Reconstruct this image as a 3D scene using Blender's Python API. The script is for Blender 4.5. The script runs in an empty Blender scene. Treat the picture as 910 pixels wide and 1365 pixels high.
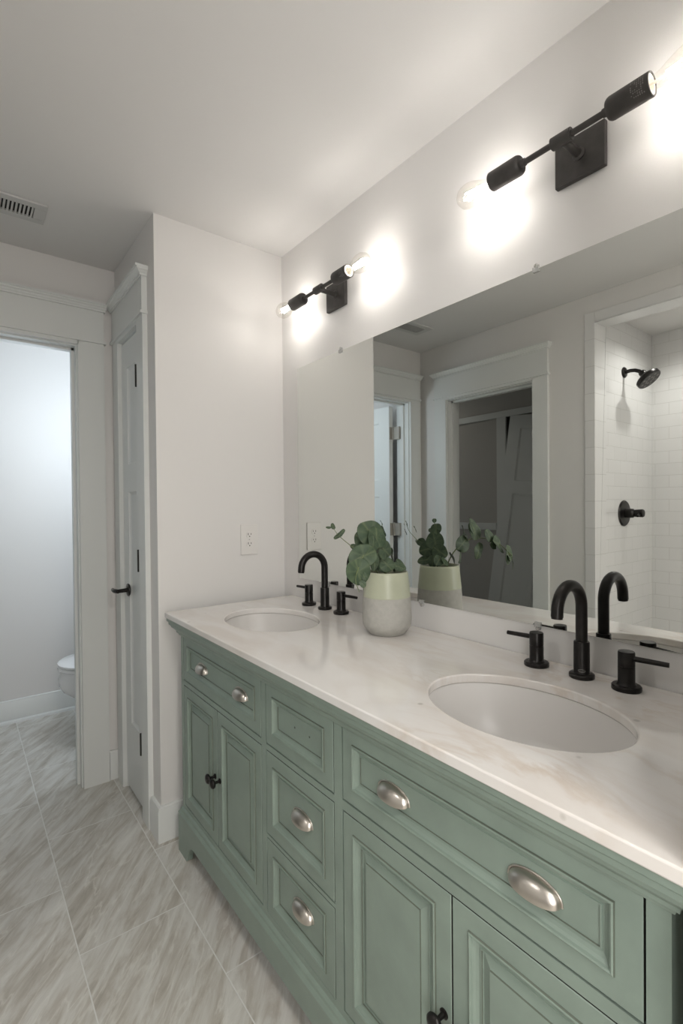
import bpy, bmesh, math, random
from mathutils import Vector, Matrix
random.seed(7)
sc = bpy.context.scene
COL = sc.collection
PI = math.pi

# ------------------------------------------------------------------ camera
F_PX = 657.2493
cam_d = bpy.data.cameras.new('camera')
cam = bpy.data.objects.new('camera', cam_d); COL.objects.link(cam)
_y, _p, _r = 0.6601, -0.0111, -0.0091
_f = Vector((math.sin(_y)*math.cos(_p), math.cos(_y)*math.cos(_p), math.sin(_p)))
_rt = Vector((math.cos(_y), -math.sin(_y), 0)); _up = _rt.cross(_f)
_r2 = _rt*math.cos(_r) + _up*math.sin(_r); _u2 = _up*math.cos(_r) - _rt*math.sin(_r)
cam.matrix_world = Matrix(((_r2.x, _u2.x, -_f.x, -1.1458), (_r2.y, _u2.y, -_f.y, -0.0209),
                           (_r2.z, _u2.z, -_f.z, 1.2629), (0, 0, 0, 1)))
cam_d.sensor_fit = 'VERTICAL'; cam_d.sensor_height = 36.0
cam_d.lens = F_PX*36.0/1365.0
cam_d.clip_start = 0.01
sc.camera = cam

# ------------------------------------------------------------------ light and exposure
w = bpy.data.worlds.new('world'); sc.world = w; w.use_nodes = True
w.node_tree.nodes['Background'].inputs[0].default_value = (0.80, 0.9, 1.0, 1)
w.node_tree.nodes['Background'].inputs[1].default_value = 0.6
vs = sc.view_settings
vs.view_transform = 'Standard'; vs.look = 'None'; vs.gamma = 1.0; vs.use_curve_mapping = False
vs.exposure = 0.13

def area(name, loc, rot, sx, sy, watt, col):
    d = bpy.data.lights.new(name, 'AREA'); d.shape = 'RECTANGLE'; d.size = sx; d.size_y = sy
    d.energy = watt; d.color = col
    o = bpy.data.objects.new(name, d); COL.objects.link(o); o.location = loc; o.rotation_euler = rot
    return o
FILAMENT = 225.0   # emission of the bulb filaments
SIDE_FILL_W = 26.0
TOP_FILL_W = 17.0
TOILET_W = 12.5
CLOSET_FILL_W = 1.5
SHOWER_W = 2.7
# added fill light in an invented left wall opening, nearer than the shower
area('side_fill', (-1.56, -0.93, 1.40), (0, -PI/2, 0), 1.3, 0.85, SIDE_FILL_W, (1.0, 0.975, 0.95))
# added fill light under the ceiling, unseen behind the viewpoint
area('top_fill', (-1.0, -0.75, 2.34), (0, 0, 0), .35, .35, TOP_FILL_W, (1.0, .97, .93))
# cool white globe lamp in the toilet room, behind the right-hand wall
_d = bpy.data.lights.new('toilet_room_light', 'POINT'); _d.energy = TOILET_W; _d.color = (0.78, 0.89, 1.0); _d.shadow_soft_size = .12
_o = bpy.data.objects.new('toilet_room_light', _d); COL.objects.link(_o); _o.location = (-.46, 2.72, 1.75)

# weak unseen fill light added to brighten the closet room
area('closet_fill', (-2.1, 3.4, 2.33), (0, 0, 0), .4, .4, CLOSET_FILL_W, (1.0, .95, .85))

# ------------------------------------------------------------------ materials
MATS = {}
def nodes_of(name):
    m = bpy.data.materials.new(name); m.use_nodes = True
    nt = m.node_tree; b = nt.nodes['Principled BSDF']
    MATS[name] = m
    return m, nt, b
def lk(nt, a, b): nt.links.new(a, b)
def nd(nt, typ, **kw):
    n = nt.nodes.new(typ)
    for k, v in kw.items(): setattr(n, k, v)
    return n
def simple(name, col, rough=.5, metal=0.0, bump=0.0, bscale=200.0, var=0.0, vscale=6.0, coat=0.0, spec=0.5):
    m, nt, b = nodes_of(name)
    b.inputs['Base Color'].default_value = (*col, 1); b.inputs['Roughness'].default_value = rough
    b.inputs['Metallic'].default_value = metal; b.inputs['Coat Weight'].default_value = coat
    b.inputs['Specular IOR Level'].default_value = spec
    tc = nd(nt, 'ShaderNodeTexCoord')
    if var > 0:
        n = nd(nt, 'ShaderNodeTexNoise'); n.inputs['Scale'].default_value = vscale; n.inputs['Detail'].default_value = 4
        lk(nt, tc.outputs['Object'], n.inputs['Vector'])
        mr = nd(nt, 'ShaderNodeMapRange'); mr.inputs[1].default_value = .3; mr.inputs[2].default_value = .7
        mr.inputs[3].default_value = 1-var; mr.inputs[4].default_value = 1+var
        lk(nt, n.outputs['Fac'], mr.inputs[0])
        mx = nd(nt, 'ShaderNodeVectorMath', operation='SCALE'); mx.inputs[0].default_value = col
        lk(nt, mr.outputs[0], mx.inputs['Scale']); lk(nt, mx.outputs[0], b.inputs['Base Color'])
    if bump > 0:
        n2 = nd(nt, 'ShaderNodeTexNoise'); n2.inputs['Scale'].default_value = bscale; n2.inputs['Detail'].default_value = 2
        lk(nt, tc.outputs['Object'], n2.inputs['Vector'])
        bp = nd(nt, 'ShaderNodeBump'); bp.inputs['Strength'].default_value = bump; bp.inputs['Distance'].default_value = .002
        lk(nt, n2.outputs['Fac'], bp.inputs['Height']); lk(nt, bp.outputs[0], b.inputs['Normal'])
    return m

WALL = simple('wall_paint', (.75, .735, .715), .55, bump=.08, bscale=350)
CEIL = simple('ceiling_paint', (.75, .738, .722), .8, bump=.06, bscale=300)
TRIM = simple('trim_paint', (.72, .735, .715), .35, bump=.03, bscale=40)
DOORP = simple('door_paint', (.72, .735, .72), .32, bump=.03, bscale=40)
GREEN = simple('sage_green_paint', (.240, .302, .256), .36, var=.07, vscale=14, bump=.10, bscale=90)
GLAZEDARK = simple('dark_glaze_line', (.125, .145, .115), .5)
GAPSHADE = simple('dark_inside_gap_shade', (.03, .03, .025), .9)  # near-black for the inside, and as painted shade on the gap sides
BLACK = simple('oil_rubbed_black_metal', (.018, .016, .015), .30, metal=.55, var=.2, vscale=60)
SCONCE = simple('dark_bronze_metal', (.072, .067, .063), .5, metal=.35, var=.15, vscale=40)
NICKEL = simple('brushed_nickel', (.60, .56, .51), .30, metal=1.0, bump=.05, bscale=600)
HINGE = simple('worn_hinge_metal', (.42, .40, .36), .5, metal=.6)
CHROME = simple('satin_chrome', (.55, .54, .52), .35, metal=1.0)
PORC = simple('white_porcelain', (.72, .70, .675), .30)
TOILP = simple('toilet_porcelain', (.80, .80, .80), .10, coat=.5)
VENTP = simple('vent_paint', (.60, .595, .58), .5)
PLASTIC = simple('white_plastic', (.76, .74, .71), .30)
SLOT = simple('dark_slot', (.02, .018, .016), .7)
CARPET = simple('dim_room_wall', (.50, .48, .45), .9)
STEM = simple('stem_green', (.16, .20, .085), .5)
SOIL = simple('dark_moss', (.03, .04, .02), .9)
CERAM = simple('socket_ceramic', (.80, .76, .66), .4)
MARKS = simple('grey_print', (.22, .21, .20), .7)
CONC = simple('grey_cement', (.42, .41, .375), .75, var=.07, vscale=60, bump=.25, bscale=120)
GLAZE = simple('celadon_glaze', (.45, .47, .35), .36, var=.05, vscale=10)
CAULK = simple('toilet_seat_plastic', (.82, .82, .82), .15)

def make_floor():
    m, nt, b = nodes_of('stone_look_floor_tile')
    geo = nd(nt, 'ShaderNodeNewGeometry'); sep = nd(nt, 'ShaderNodeSeparateXYZ'); lk(nt, geo.outputs['Position'], sep.inputs[0])
    ax = nd(nt, 'ShaderNodeMath', operation='ADD'); ax.inputs[1].default_value = -1.53-.3075+6.15; lk(nt, sep.outputs['Y'], ax.inputs[0])
    ay = nd(nt, 'ShaderNodeMath', operation='ADD'); ay.inputs[1].default_value = .893+.3015*10; lk(nt, sep.outputs['X'], ay.inputs[0])
    cv = nd(nt, 'ShaderNodeCombineXYZ'); lk(nt, ax.outputs[0], cv.inputs[0]); lk(nt, ay.outputs[0], cv.inputs[1])
    br = nd(nt, 'ShaderNodeTexBrick'); br.offset = .5; br.offset_frequency = 2; br.squash = 1
    br.inputs['Scale'].default_value = 1; br.inputs['Brick Width'].default_value = .615; br.inputs['Row Height'].default_value = .3015
    br.inputs['Mortar Size'].default_value = .0019; br.inputs['Mortar Smooth'].default_value = .2; br.inputs['Bias'].default_value = 0
    br.inputs['Color1'].default_value = (0, 0, 0, 1); br.inputs['Color2'].default_value = (1, 1, 1, 1); br.inputs['Mortar'].default_value = (.5, .5, .5, 1)
    lk(nt, cv.outputs[0], br.inputs['Vector'])
    # per-tile offset of the stone pattern
    sh = nd(nt, 'ShaderNodeVectorMath', operation='MULTIPLY_ADD'); sh.inputs[1].default_value = (3.1, 5.7, 2.3)
    lk(nt, br.outputs['Color'], sh.inputs[0])
    ca, sa = math.cos(math.radians(51)), math.sin(math.radians(51))
    dl = nd(nt, 'ShaderNodeVectorMath', operation='DOT_PRODUCT'); dl.inputs[1].default_value = (ca*1.7, sa*1.7, 0)
    da = nd(nt, 'ShaderNodeVectorMath', operation='DOT_PRODUCT'); da.inputs[1].default_value = (-sa*8.5, ca*8.5, 0)
    lk(nt, geo.outputs['Position'], dl.inputs[0]); lk(nt, geo.outputs['Position'], da.inputs[0])
    mp = nd(nt, 'ShaderNodeCombineXYZ'); lk(nt, dl.outputs['Value'], mp.inputs[0]); lk(nt, da.outputs['Value'], mp.inputs[1])
    lk(nt, mp.outputs[0], sh.inputs[2])
    n1 = nd(nt, 'ShaderNodeTexNoise'); n1.inputs['Scale'].default_value = 2.6; n1.inputs['Detail'].default_value = 10; n1.inputs['Roughness'].default_value = .66; n1.inputs['Distortion'].default_value = .55
    lk(nt, sh.outputs[0], n1.inputs['Vector'])
    cr = nd(nt, 'ShaderNodeValToRGB'); e = cr.color_ramp.elements
    e[0].position = .30; e[0].color = (.38, .35, .295, 1); e[1].position = .72; e[1].color = (.74, .73, .69, 1)
    q = cr.color_ramp.elements.new(.44); q.color = (.52, .49, .435, 1)
    q = cr.color_ramp.elements.new(.55); q.color = (.62, .605, .56, 1)
    lk(nt, n1.outputs['Fac'], cr.inputs['Fac'])
    # thin pale veins
    n2 = nd(nt, 'ShaderNodeTexNoise'); n2.inputs['Scale'].default_value = 1.6; n2.inputs['Detail'].default_value = 7; n2.inputs['Distortion'].default_value = .5
    lk(nt, sh.outputs[0], n2.inputs['Vector'])
    v = nd(nt, 'ShaderNodeMath', operation='SUBTRACT'); v.inputs[1].default_value = .5; lk(nt, n2.outputs['Fac'], v.inputs[0])
    va = nd(nt, 'ShaderNodeMath', operation='ABSOLUTE'); lk(nt, v.outputs[0], va.inputs[0])
    vr = nd(nt, 'ShaderNodeMapRange'); vr.inputs[1].default_value = 0; vr.inputs[2].default_value = .02; vr.inputs[3].default_value = .45; vr.inputs[4].default_value = 0
    lk(nt, va.outputs[0], vr.inputs[0])
    mx = nd(nt, 'ShaderNodeMixRGB'); mx.inputs[2].default_value = (.78, .77, .72, 1); lk(nt, vr.outputs[0], mx.inputs[0]); lk(nt, cr.outputs[0], mx.inputs[1])
    gm = nd(nt, 'ShaderNodeMixRGB'); gm.inputs[2].default_value = (.76, .755, .72, 1)
    lk(nt, br.outputs['Fac'], gm.inputs[0]); lk(nt, mx.outputs[0], gm.inputs[1]); lk(nt, gm.outputs[0], b.inputs['Base Color'])
    b.inputs['Roughness'].default_value = .42
    bp = nd(nt, 'ShaderNodeBump'); bp.invert = True; bp.inputs['Strength'].default_value = .5; bp.inputs['Distance'].default_value = .002
    bp2 = nd(nt, 'ShaderNodeBump'); bp2.inputs['Strength'].default_value = .12; bp2.inputs['Distance'].default_value = .004
    lk(nt, n1.outputs['Fac'], bp2.inputs['Height']); lk(nt, bp2.outputs[0], bp.inputs['Normal'])
    lk(nt, br.outputs['Fac'], bp.inputs['Height']); lk(nt, bp.outputs[0], b.inputs['Normal'])
    return m
FLOOR = make_floor()

def make_subway(name, bw, rh, off, x0, z0, col, mort):
    m, nt, b = nodes_of(name)
    geo = nd(nt, 'ShaderNodeNewGeometry'); sep = nd(nt, 'ShaderNodeSeparateXYZ'); lk(nt, geo.outputs['Position'], sep.inputs[0])
    a = nd(nt, 'ShaderNodeMath', operation='ADD'); lk(nt, sep.outputs['X'], a.inputs[0]); lk(nt, sep.outputs['Y'], a.inputs[1])
    a2 = nd(nt, 'ShaderNodeMath', operation='ADD'); a2.inputs[1].default_value = x0; lk(nt, a.outputs[0], a2.inputs[0])
    z2 = nd(nt, 'ShaderNodeMath', operation='ADD'); z2.inputs[1].default_value = z0; lk(nt, sep.outputs['Z'], z2.inputs[0])
    cv = nd(nt, 'ShaderNodeCombineXYZ'); lk(nt, a2.outputs[0], cv.inputs[0]); lk(nt, z2.outputs[0], cv.inputs[1])
    br = nd(nt, 'ShaderNodeTexBrick'); br.offset = off
    br.inputs['Scale'].default_value = 1; br.inputs['Brick Width'].default_value = bw; br.inputs['Row Height'].default_value = rh
    br.inputs['Mortar Size'].default_value = .0014; br.inputs['Mortar Smooth'].default_value = .3
    br.inputs['Color1'].default_value = (*col, 1); br.inputs['Color2'].default_value = (*[c*.97 for c in col], 1); br.inputs['Mortar'].default_value = (*mort, 1)
    lk(nt, cv.outputs[0], br.inputs['Vector']); lk(nt, br.outputs['Color'], b.inputs['Base Color'])
    b.inputs['Roughness'].default_value = .12
    bp = nd(nt, 'ShaderNodeBump'); bp.invert = True; bp.inputs['Strength'].default_value = .5; bp.inputs['Distance'].default_value = .0015
    lk(nt, br.outputs['Fac'], bp.inputs['Height']); lk(nt, bp.outputs[0], b.inputs['Normal'])
    return m
SUBWAY = make_subway('white_subway_tile', .152, .0735, .5, 20.0, 0.035, (.76, .755, .745), (.64, .63, .61))
BORDER = make_subway('white_border_tile', 3.0, .1427, 0.0, 20.0, .0055, (.76, .755, .745), (.60, .59, .57))

def make_marble():
    m, nt, b = nodes_of('white_marble')
    tc = nd(nt, 'ShaderNodeNewGeometry')
    mp = nd(nt, 'ShaderNodeMapping'); mp.inputs['Rotation'].default_value = (0, 0, math.radians(32)); mp.inputs['Scale'].default_value = (2.6, 1.0, 1)
    mp.inputs['Location'].default_value = (.35, .1, 0)
    lk(nt, tc.outputs['Position'], mp.inputs['Vector'])
    n1 = nd(nt, 'ShaderNodeTexNoise'); n1.inputs['Scale'].default_value = 3.0; n1.inputs['Detail'].default_value = 7; n1.inputs['Distortion'].default_value = .8
    lk(nt, mp.outputs[0], n1.inputs['Vector'])
    cr = nd(nt, 'ShaderNodeValToRGB'); e = cr.color_ramp.elements
    e[0].position = .30; e[0].color = (.70, .655, .61, 1); e[1].position = .62; e[1].color = (.775, .755, .73, 1)
    lk(nt, n1.outputs['Fac'], cr.inputs['Fac'])
    # tan veins, stronger at the near (small y) end of the slab
    n2 = nd(nt, 'ShaderNodeTexNoise'); n2.inputs['Scale'].default_value = 2.0; n2.inputs['Detail'].default_value = 8; n2.inputs['Roughness'].default_value = .6; n2.inputs['Distortion'].default_value = 1.0
    lk(nt, mp.outputs[0], n2.inputs['Vector'])
    s = nd(nt, 'ShaderNodeMath', operation='SUBTRACT'); s.inputs[1].default_value = .52; lk(nt, n2.outputs['Fac'], s.inputs[0])
    a = nd(nt, 'ShaderNodeMath', operation='ABSOLUTE'); lk(nt, s.outputs[0], a.inputs[0])
    vr = nd(nt, 'ShaderNodeMapRange'); vr.inputs[1].default_value = 0; vr.inputs[2].default_value = .045; vr.inputs[3].default_value = .5; vr.inputs[4].default_value = 0
    lk(nt, a.outputs[0], vr.inputs[0])
    sp = nd(nt, 'ShaderNodeSeparateXYZ'); lk(nt, tc.outputs['Position'], sp.inputs[0])
    yr = nd(nt, 'ShaderNodeMapRange'); yr.inputs[1].default_value = .30; yr.inputs[2].default_value = 1.1; yr.inputs[3].default_value = 1.0; yr.inputs[4].default_value = .12
    lk(nt, sp.outputs['Y'], yr.inputs[0])
    n3 = nd(nt, 'ShaderNodeTexNoise'); n3.inputs['Scale'].default_value = 3.2; lk(nt, tc.outputs['Position'], n3.inputs['Vector'])
    nr = nd(nt, 'ShaderNodeMapRange'); nr.inputs[1].default_value = .42; nr.inputs[2].default_value = .62; lk(nt, n3.outputs['Fac'], nr.inputs[0])
    m1 = nd(nt, 'ShaderNodeMath', operation='MULTIPLY'); lk(nt, vr.outputs[0], m1.inputs[0]); lk(nt, yr.outputs[0], m1.inputs[1])
    m2 = nd(nt, 'ShaderNodeMath', operation='MULTIPLY'); lk(nt, m1.outputs[0], m2.inputs[0]); lk(nt, nr.outputs[0], m2.inputs[1])
    mx = nd(nt, 'ShaderNodeMixRGB'); mx.inputs[2].default_value = (.52, .40, .29, 1); lk(nt, m2.outputs[0], mx.inputs[0]); lk(nt, cr.outputs[0], mx.inputs[1])
    # small grey flecks in the polish
    vo = nd(nt, 'ShaderNodeTexVoronoi'); vo.inputs['Scale'].default_value = 9.0; lk(nt, tc.outputs['Position'], vo.inputs['Vector'])
    fr = nd(nt, 'ShaderNodeMapRange'); fr.inputs[1].default_value = .035; fr.inputs[2].default_value = .065; fr.inputs[3].default_value = .5; fr.inputs[4].default_value = 0
    lk(nt, vo.outputs['Distance'], fr.inputs[0])
    fx = nd(nt, 'ShaderNodeMixRGB'); fx.inputs[2].default_value = (.36, .34, .30, 1); lk(nt, fr.outputs[0], fx.inputs[0]); lk(nt, mx.outputs[0], fx.inputs[1])
    lk(nt, fx.outputs[0], b.inputs['Base Color'])
    b.inputs['Roughness'].default_value = .08
    return m
MARBLE = make_marble()

def make_mirror():
    m, nt, b = nodes_of('silvered_mirror_glass')
    b.inputs['Base Color'].default_value = (.745, .757, .733, 1); b.inputs['Metallic'].default_value = 1; b.inputs['Roughness'].default_value = .0
    return m
MIRROR = make_mirror()
def make_glass(name, tint=(1, 1, 1), fac=.0):
    m, nt, b = nodes_of(name); nt.nodes.remove(b)
    out = nt.nodes['Material Output']
    t = nd(nt, 'ShaderNodeBsdfTransparent'); t.inputs[0].default_value = (*tint, 1)
    g = nd(nt, 'ShaderNodeBsdfGlossy'); g.inputs['Roughness'].default_value = .03
    lw = nd(nt, 'ShaderNodeLayerWeight'); lw.inputs[0].default_value = .35
    fr = nd(nt, 'ShaderNodeMapRange'); fr.inputs[3].default_value = .03; fr.inputs[4].default_value = .30; lk(nt, lw.outputs['Facing'], fr.inputs[0])
    mx = nd(nt, 'ShaderNodeMixShader'); lk(nt, fr.outputs[0], mx.inputs[0]); lk(nt, t.outputs[0], mx.inputs[1]); lk(nt, g.outputs[0], mx.inputs[2])
    lk(nt, mx.outputs[0], out.inputs[0])
    return m
GLASS = make_glass('clear_bulb_glass', (.97, .96, .94))
CLEAR = simple('clear_plastic', (.62, .62, .60), .15)
CLEAR.node_tree.nodes['Principled BSDF'].inputs['Alpha'].default_value = .45
def make_emit(name, col, s):
    m, nt, b = nodes_of(name)
    b.inputs['Base Color'].default_value = (0, 0, 0, 1)
    b.inputs['Emission Color'].default_value = (*col, 1); b.inputs['Emission Strength'].default_value = s
    return m
FILA = make_emit('glowing_filament', (1.0, .955, .91), FILAMENT)
LENS = make_emit('shower_light_lens', (1.0, .98, .95), 6.0)

def make_leaf():
    m, nt, b = nodes_of('eucalyptus_leaf')
    geo = nd(nt, 'ShaderNodeNewGeometry')
    n = nd(nt, 'ShaderNodeTexNoise'); n.inputs['Scale'].default_value = 38; n.inputs['Detail'].default_value = 5; lk(nt, geo.outputs['Position'], n.inputs['Vector'])
    cr = nd(nt, 'ShaderNodeValToRGB'); e = cr.color_ramp.elements
    e[0].position = .3; e[0].color = (.032, .058, .032, 1); e[1].position = .75; e[1].color = (.078, .115, .064, 1)
    lk(nt, n.outputs['Fac'], cr.inputs['Fac'])
    at = nd(nt, 'ShaderNodeAttribute'); at.attribute_name = 'vein'
    mx = nd(nt, 'ShaderNodeMixRGB'); mx.inputs[2].default_value = (.135, .17, .09, 1); lk(nt, at.outputs['Fac'], mx.inputs[0]); lk(nt, cr.outputs[0], mx.inputs[1])
    lk(nt, mx.outputs[0], b.inputs['Base Color']); b.inputs['Roughness'].default_value = .5
    b.inputs['Specular IOR Level'].default_value = .35
    return m
LEAF = make_leaf()

# ------------------------------------------------------------------ mesh helpers (world coordinates)
def box(bm, x0, x1, y0, y1, z0, z1):
    xs = sorted((x0, x1)); ys = sorted((y0, y1)); zs = sorted((z0, z1))
    v = [bm.verts.new((x, y, z)) for x in xs for y in ys for z in zs]
    for f in ((0, 1, 3, 2), (4, 6, 7, 5), (0, 4, 5, 1), (2, 3, 7, 6), (0, 2, 6, 4), (1, 5, 7, 3)):
        bm.faces.new([v[i] for i in f])
    return v
def frame_of(d):
    d = Vector(d).normalized()
    a = Vector((0, 0, 1)) if abs(d.z) < .9 else Vector((1, 0, 0))
    u = d.cross(a).normalized(); v = d.cross(u).normalized()
    return u, v
def loft(bm, loops, cap0=True, cap1=True, closed=True):
    L = [[bm.verts.new(p) for p in lp] for lp in loops]
    n = len(L[0])
    for a, b in zip(L[:-1], L[1:]):
        for i in range(n if closed else n-1):
            j = (i+1) % n
            bm.faces.new((a[i], a[j], b[j], b[i]))
    if cap0: bm.faces.new(list(reversed(L[0])))
    if cap1: bm.faces.new(L[-1])
    return L
def cyl(bm, p0, p1, r0, r1=None, n=28):
    p0 = Vector(p0); p1 = Vector(p1); r1 = r0 if r1 is None else r1
    u, v = frame_of(p1-p0)
    loft(bm, [[p+u*math.cos(2*PI*i/n)*r+v*math.sin(2*PI*i/n)*r for i in range(n)] for p, r in ((p0, r0), (p1, r1))])
def tube(bm, pts, rad, n=16, cap=True):
    pts = [Vector(p) for p in pts]; m = len(pts)
    rad = rad if isinstance(rad, (list, tuple)) else [rad]*m
    T = [(pts[min(i+1, m-1)]-pts[max(i-1, 0)]).normalized() for i in range(m)]
    u, v = frame_of(T[0]); loops = []
    for i in range(m):
        if i:
            q = T[i-1].rotation_difference(T[i]); u = q @ u; v = q @ v
        loops.append([pts[i]+u*math.cos(2*PI*k/n)*rad[i]+v*math.sin(2*PI*k/n)*rad[i] for k in range(n)])
    loft(bm, loops, cap, cap)
def lathe(bm, prof, c, axis=(0, 0, 1), n=40, cap0=True, cap1=True):
    """prof: (radius, distance along axis)"""
    c = Vector(c); a = Vector(axis).normalized(); u, v = frame_of(a)
    loft(bm, [[c+a*h+(u*math.cos(2*PI*i/n)+v*math.sin(2*PI*i/n))*max(r, 1e-5) for i in range(n)] for r, h in prof], cap0, cap1)
def obj(name, bm, mat, parent=None, origin=None, bevel=0.0, seg=2, sharp=32):
    bmesh.ops.remove_doubles(bm, verts=bm.verts, dist=1e-6)
    bmesh.ops.recalc_face_normals(bm, faces=bm.faces)
    me = bpy.data.meshes.new(name)
    if origin is None:
        if parent is not None:
            origin = Vector(parent.get('_o', (0, 0, 0)))
        else:
            xs = [v.co.x for v in bm.verts]; ys = [v.co.y for v in bm.verts]; zs = [v.co.z for v in bm.verts]
            origin = Vector(((min(xs)+max(xs))/2, (min(ys)+max(ys))/2, min(zs)))
    origin = Vector(origin)
    for v in bm.verts: v.co -= origin
    bm.to_mesh(me); bm.free()
    for p in me.polygons: p.use_smooth = True
    me.set_sharp_from_angle(angle=math.radians(sharp))
    me.materials.append(mat)
    o = bpy.data.objects.new(name, me); COL.objects.link(o)
    o['_o'] = tuple(origin)
    if parent is not None:
        o.parent = parent; o.location = origin-Vector(parent.get('_o', (0, 0, 0)))
    else:
        o.location = origin
    if bevel > 0:
        md = o.modifiers.new('bevel', 'BEVEL'); md.width = bevel; md.segments = seg; md.limit_method = 'ANGLE'; md.angle_limit = math.radians(40)
    return o
def thing(name, label, cat, loc, group=None, kind=None):
    o = bpy.data.objects.new(name, None); COL.objects.link(o); o.location = loc
    o.empty_display_size = .05; o['_o'] = tuple(loc)
    tag(o, label, cat, group, kind)
    return o
def tag(o, label, cat, group=None, kind=None):
    if label: o['label'] = label
    if cat: o['category'] = cat
    if group: o['group'] = group
    if kind: o['kind'] = kind
    return o
def struct(name, bm, mat, label=None, cat=None, bevel=0.0, sharp=32):
    o = obj(name, bm, mat, bevel=bevel, sharp=sharp); o['kind'] = 'structure'
    if label: o['label'] = label
    if cat: o['category'] = cat
    return o
def xform(bm, start, M):
    for v in list(bm.verts)[start:]: v.co = M @ v.co
def extrude_prof(bm, prof, p0, p1, out, up=(0, 0, 1), e0=0.0, e1=0.0):
    """closed profile (n, z) swept from p0 to p1; out = outward direction"""
    p0 = Vector(p0); p1 = Vector(p1); o = Vector(out); d = (p1-p0).normalized()
    loft(bm, [[p0+o*n+Vector((0, 0, z))-d*(e0*n) for n, z in prof], [p1+o*n+Vector((0, 0, z))+d*(e1*n) for n, z in prof]])

# ------------------------------------------------------------------ dimensions
YB, YD, XR, XL, ZC = 1.8727, 2.4575, -.5548, -1.5298, 2.3696
YT, YN = 3.49, -1.5
VX = -.507                    # vanity face plane
WT = .117

# ------------------------------------------------------------------ the room
bm = bmesh.new(); box(bm, -4.2, .12, YN-.12, 4.6, -.06, 0)
struct('floor', bm, FLOOR, 'grey beige stone look floor tiles with pale grout lines', 'floor')
bm = bmesh.new(); box(bm, -4.2, .12, YN-.12, 4.6, ZC, ZC+.08)
struct('ceiling', bm, CEIL, 'plain off white painted ceiling', 'ceiling')
bm = bmesh.new(); box(bm, 0, .12, YN-.12, YT+.12, 0, ZC)
struct('wall_right', bm, WALL, 'pale wall behind the mirror and both sconces', 'wall')
bm = bmesh.new(); box(bm, XR, 0, YB, 1.97, 0, ZC); box(bm, XR, XR+.1, 1.97, 2.05, 0, ZC); box(bm, XR, XR+.1, 2.345, YD, 0, ZC); box(bm, XR, XR+.1, 2.05, 2.345, 2.006, ZC)
struct('wall_back', bm, WALL, 'short pale wall at the far end of the vanity with outlet', 'wall')
bm = bmesh.new(); box(bm, -.712, 0, YD, YD+WT, 0, ZC); box(bm, XL, -1.411, YD, YD+WT, 0, ZC); box(bm, -1.411, -.712, YD, YD+WT, 2.003, ZC)
struct('wall_far', bm, WALL, 'shaded wall around the open toilet room doorway', 'wall')
bm = bmesh.new(); box(bm, XL-.1, .0, YT, YT+.12, 0, ZC)
struct('wall_toilet', bm, WALL, 'cool white back wall of the toilet room', 'wall')
bm = bmesh.new(); box(bm, -.02, 0, YD+WT, YT, 0, ZC)
struct('wall_toilet_right', bm, WALL, 'wall behind the toilet tank', 'wall')
bm = bmesh.new()
box(bm, XL-WT, XL, 2.215, YT+.12, 0, ZC); box(bm, XL-WT, XL, 1.565, 2.215, 1.990, ZC); box(bm, XL-WT, XL, 1.2189, 1.565, 0, ZC)
box(bm, XL-WT, XL, -.35, 1.2189, 2.2236, ZC); box(bm, XL-WT, XL, -.50, -.35, 0, ZC); box(bm, XL-WT, XL, YN-.12, -1.36, 0, ZC); box(bm, XL-WT, XL, -1.36, -.50, 0, .75); box(bm, XL-WT, XL, -1.36, -.50, 2.05, ZC)  # last boxes leave an invented, unseen opening for the side fill light
struct('wall_left', bm, WALL, 'wall with closet doorway, shower opening and an added opening for fill light', 'wall')
bm = bmesh.new()
box(bm, XL, 0, YN-.12, YN, 0, ZC)
struct('wall_near', bm, WALL, 'plain wall behind the viewpoint', 'wall')
bm = bmesh.new(); box(bm, XR, 0, .04, .147, 0, ZC)
struct('wall_alcove', bm, WALL, 'short wall closing the near end of the vanity alcove', 'wall')

# shower stall
bm = bmesh.new()
box(bm, -2.277, XL-WT, 1.2189, 1.30, 0, 2.32); box(bm, -2.36, -2.277, -.43, 1.30, 0, 2.32); box(bm, -2.277, XL-WT, -.43, -.35, 0, 2.32)
struct('wall_shower', bm, SUBWAY, 'white subway tiled shower walls seen in the mirror', 'wall')
bm = bmesh.new(); box(bm, -2.277, XL-WT, -.35, 1.2189, 2.303, 2.36)
struct('ceiling_shower', bm, CEIL, 'painted shower ceiling', 'ceiling')
bm = bmesh.new()
box(bm, XL-WT-.002, XL+.006, 1.2149, 1.2189, 0, 2.2236)               # jamb lining
box(bm, XL, XL+.007, 1.2149, 1.268, 0, 2.276)                          # vertical border
box(bm, XL, XL+.007, -.40, 1.2149, 2.2196, 2.276)                      # head border
box(bm, XL-WT-.002, XL+.007, -.35, 1.2149, 2.2196, 2.2236)
box(bm, XL-WT-.002, XL+.007, -.40, -.35, 0, 2.276)
struct('trim_shower', bm, BORDER, 'white bullnose tile border around the shower opening', 'tile trim', bevel=.002)
bm = bmesh.new(); box(bm, XL-WT, XL+.01, -.35, 1.2149, 0, .11)
struct('trim_curb', bm, SUBWAY, 'tiled shower curb', 'curb', bevel=.004)

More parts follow.
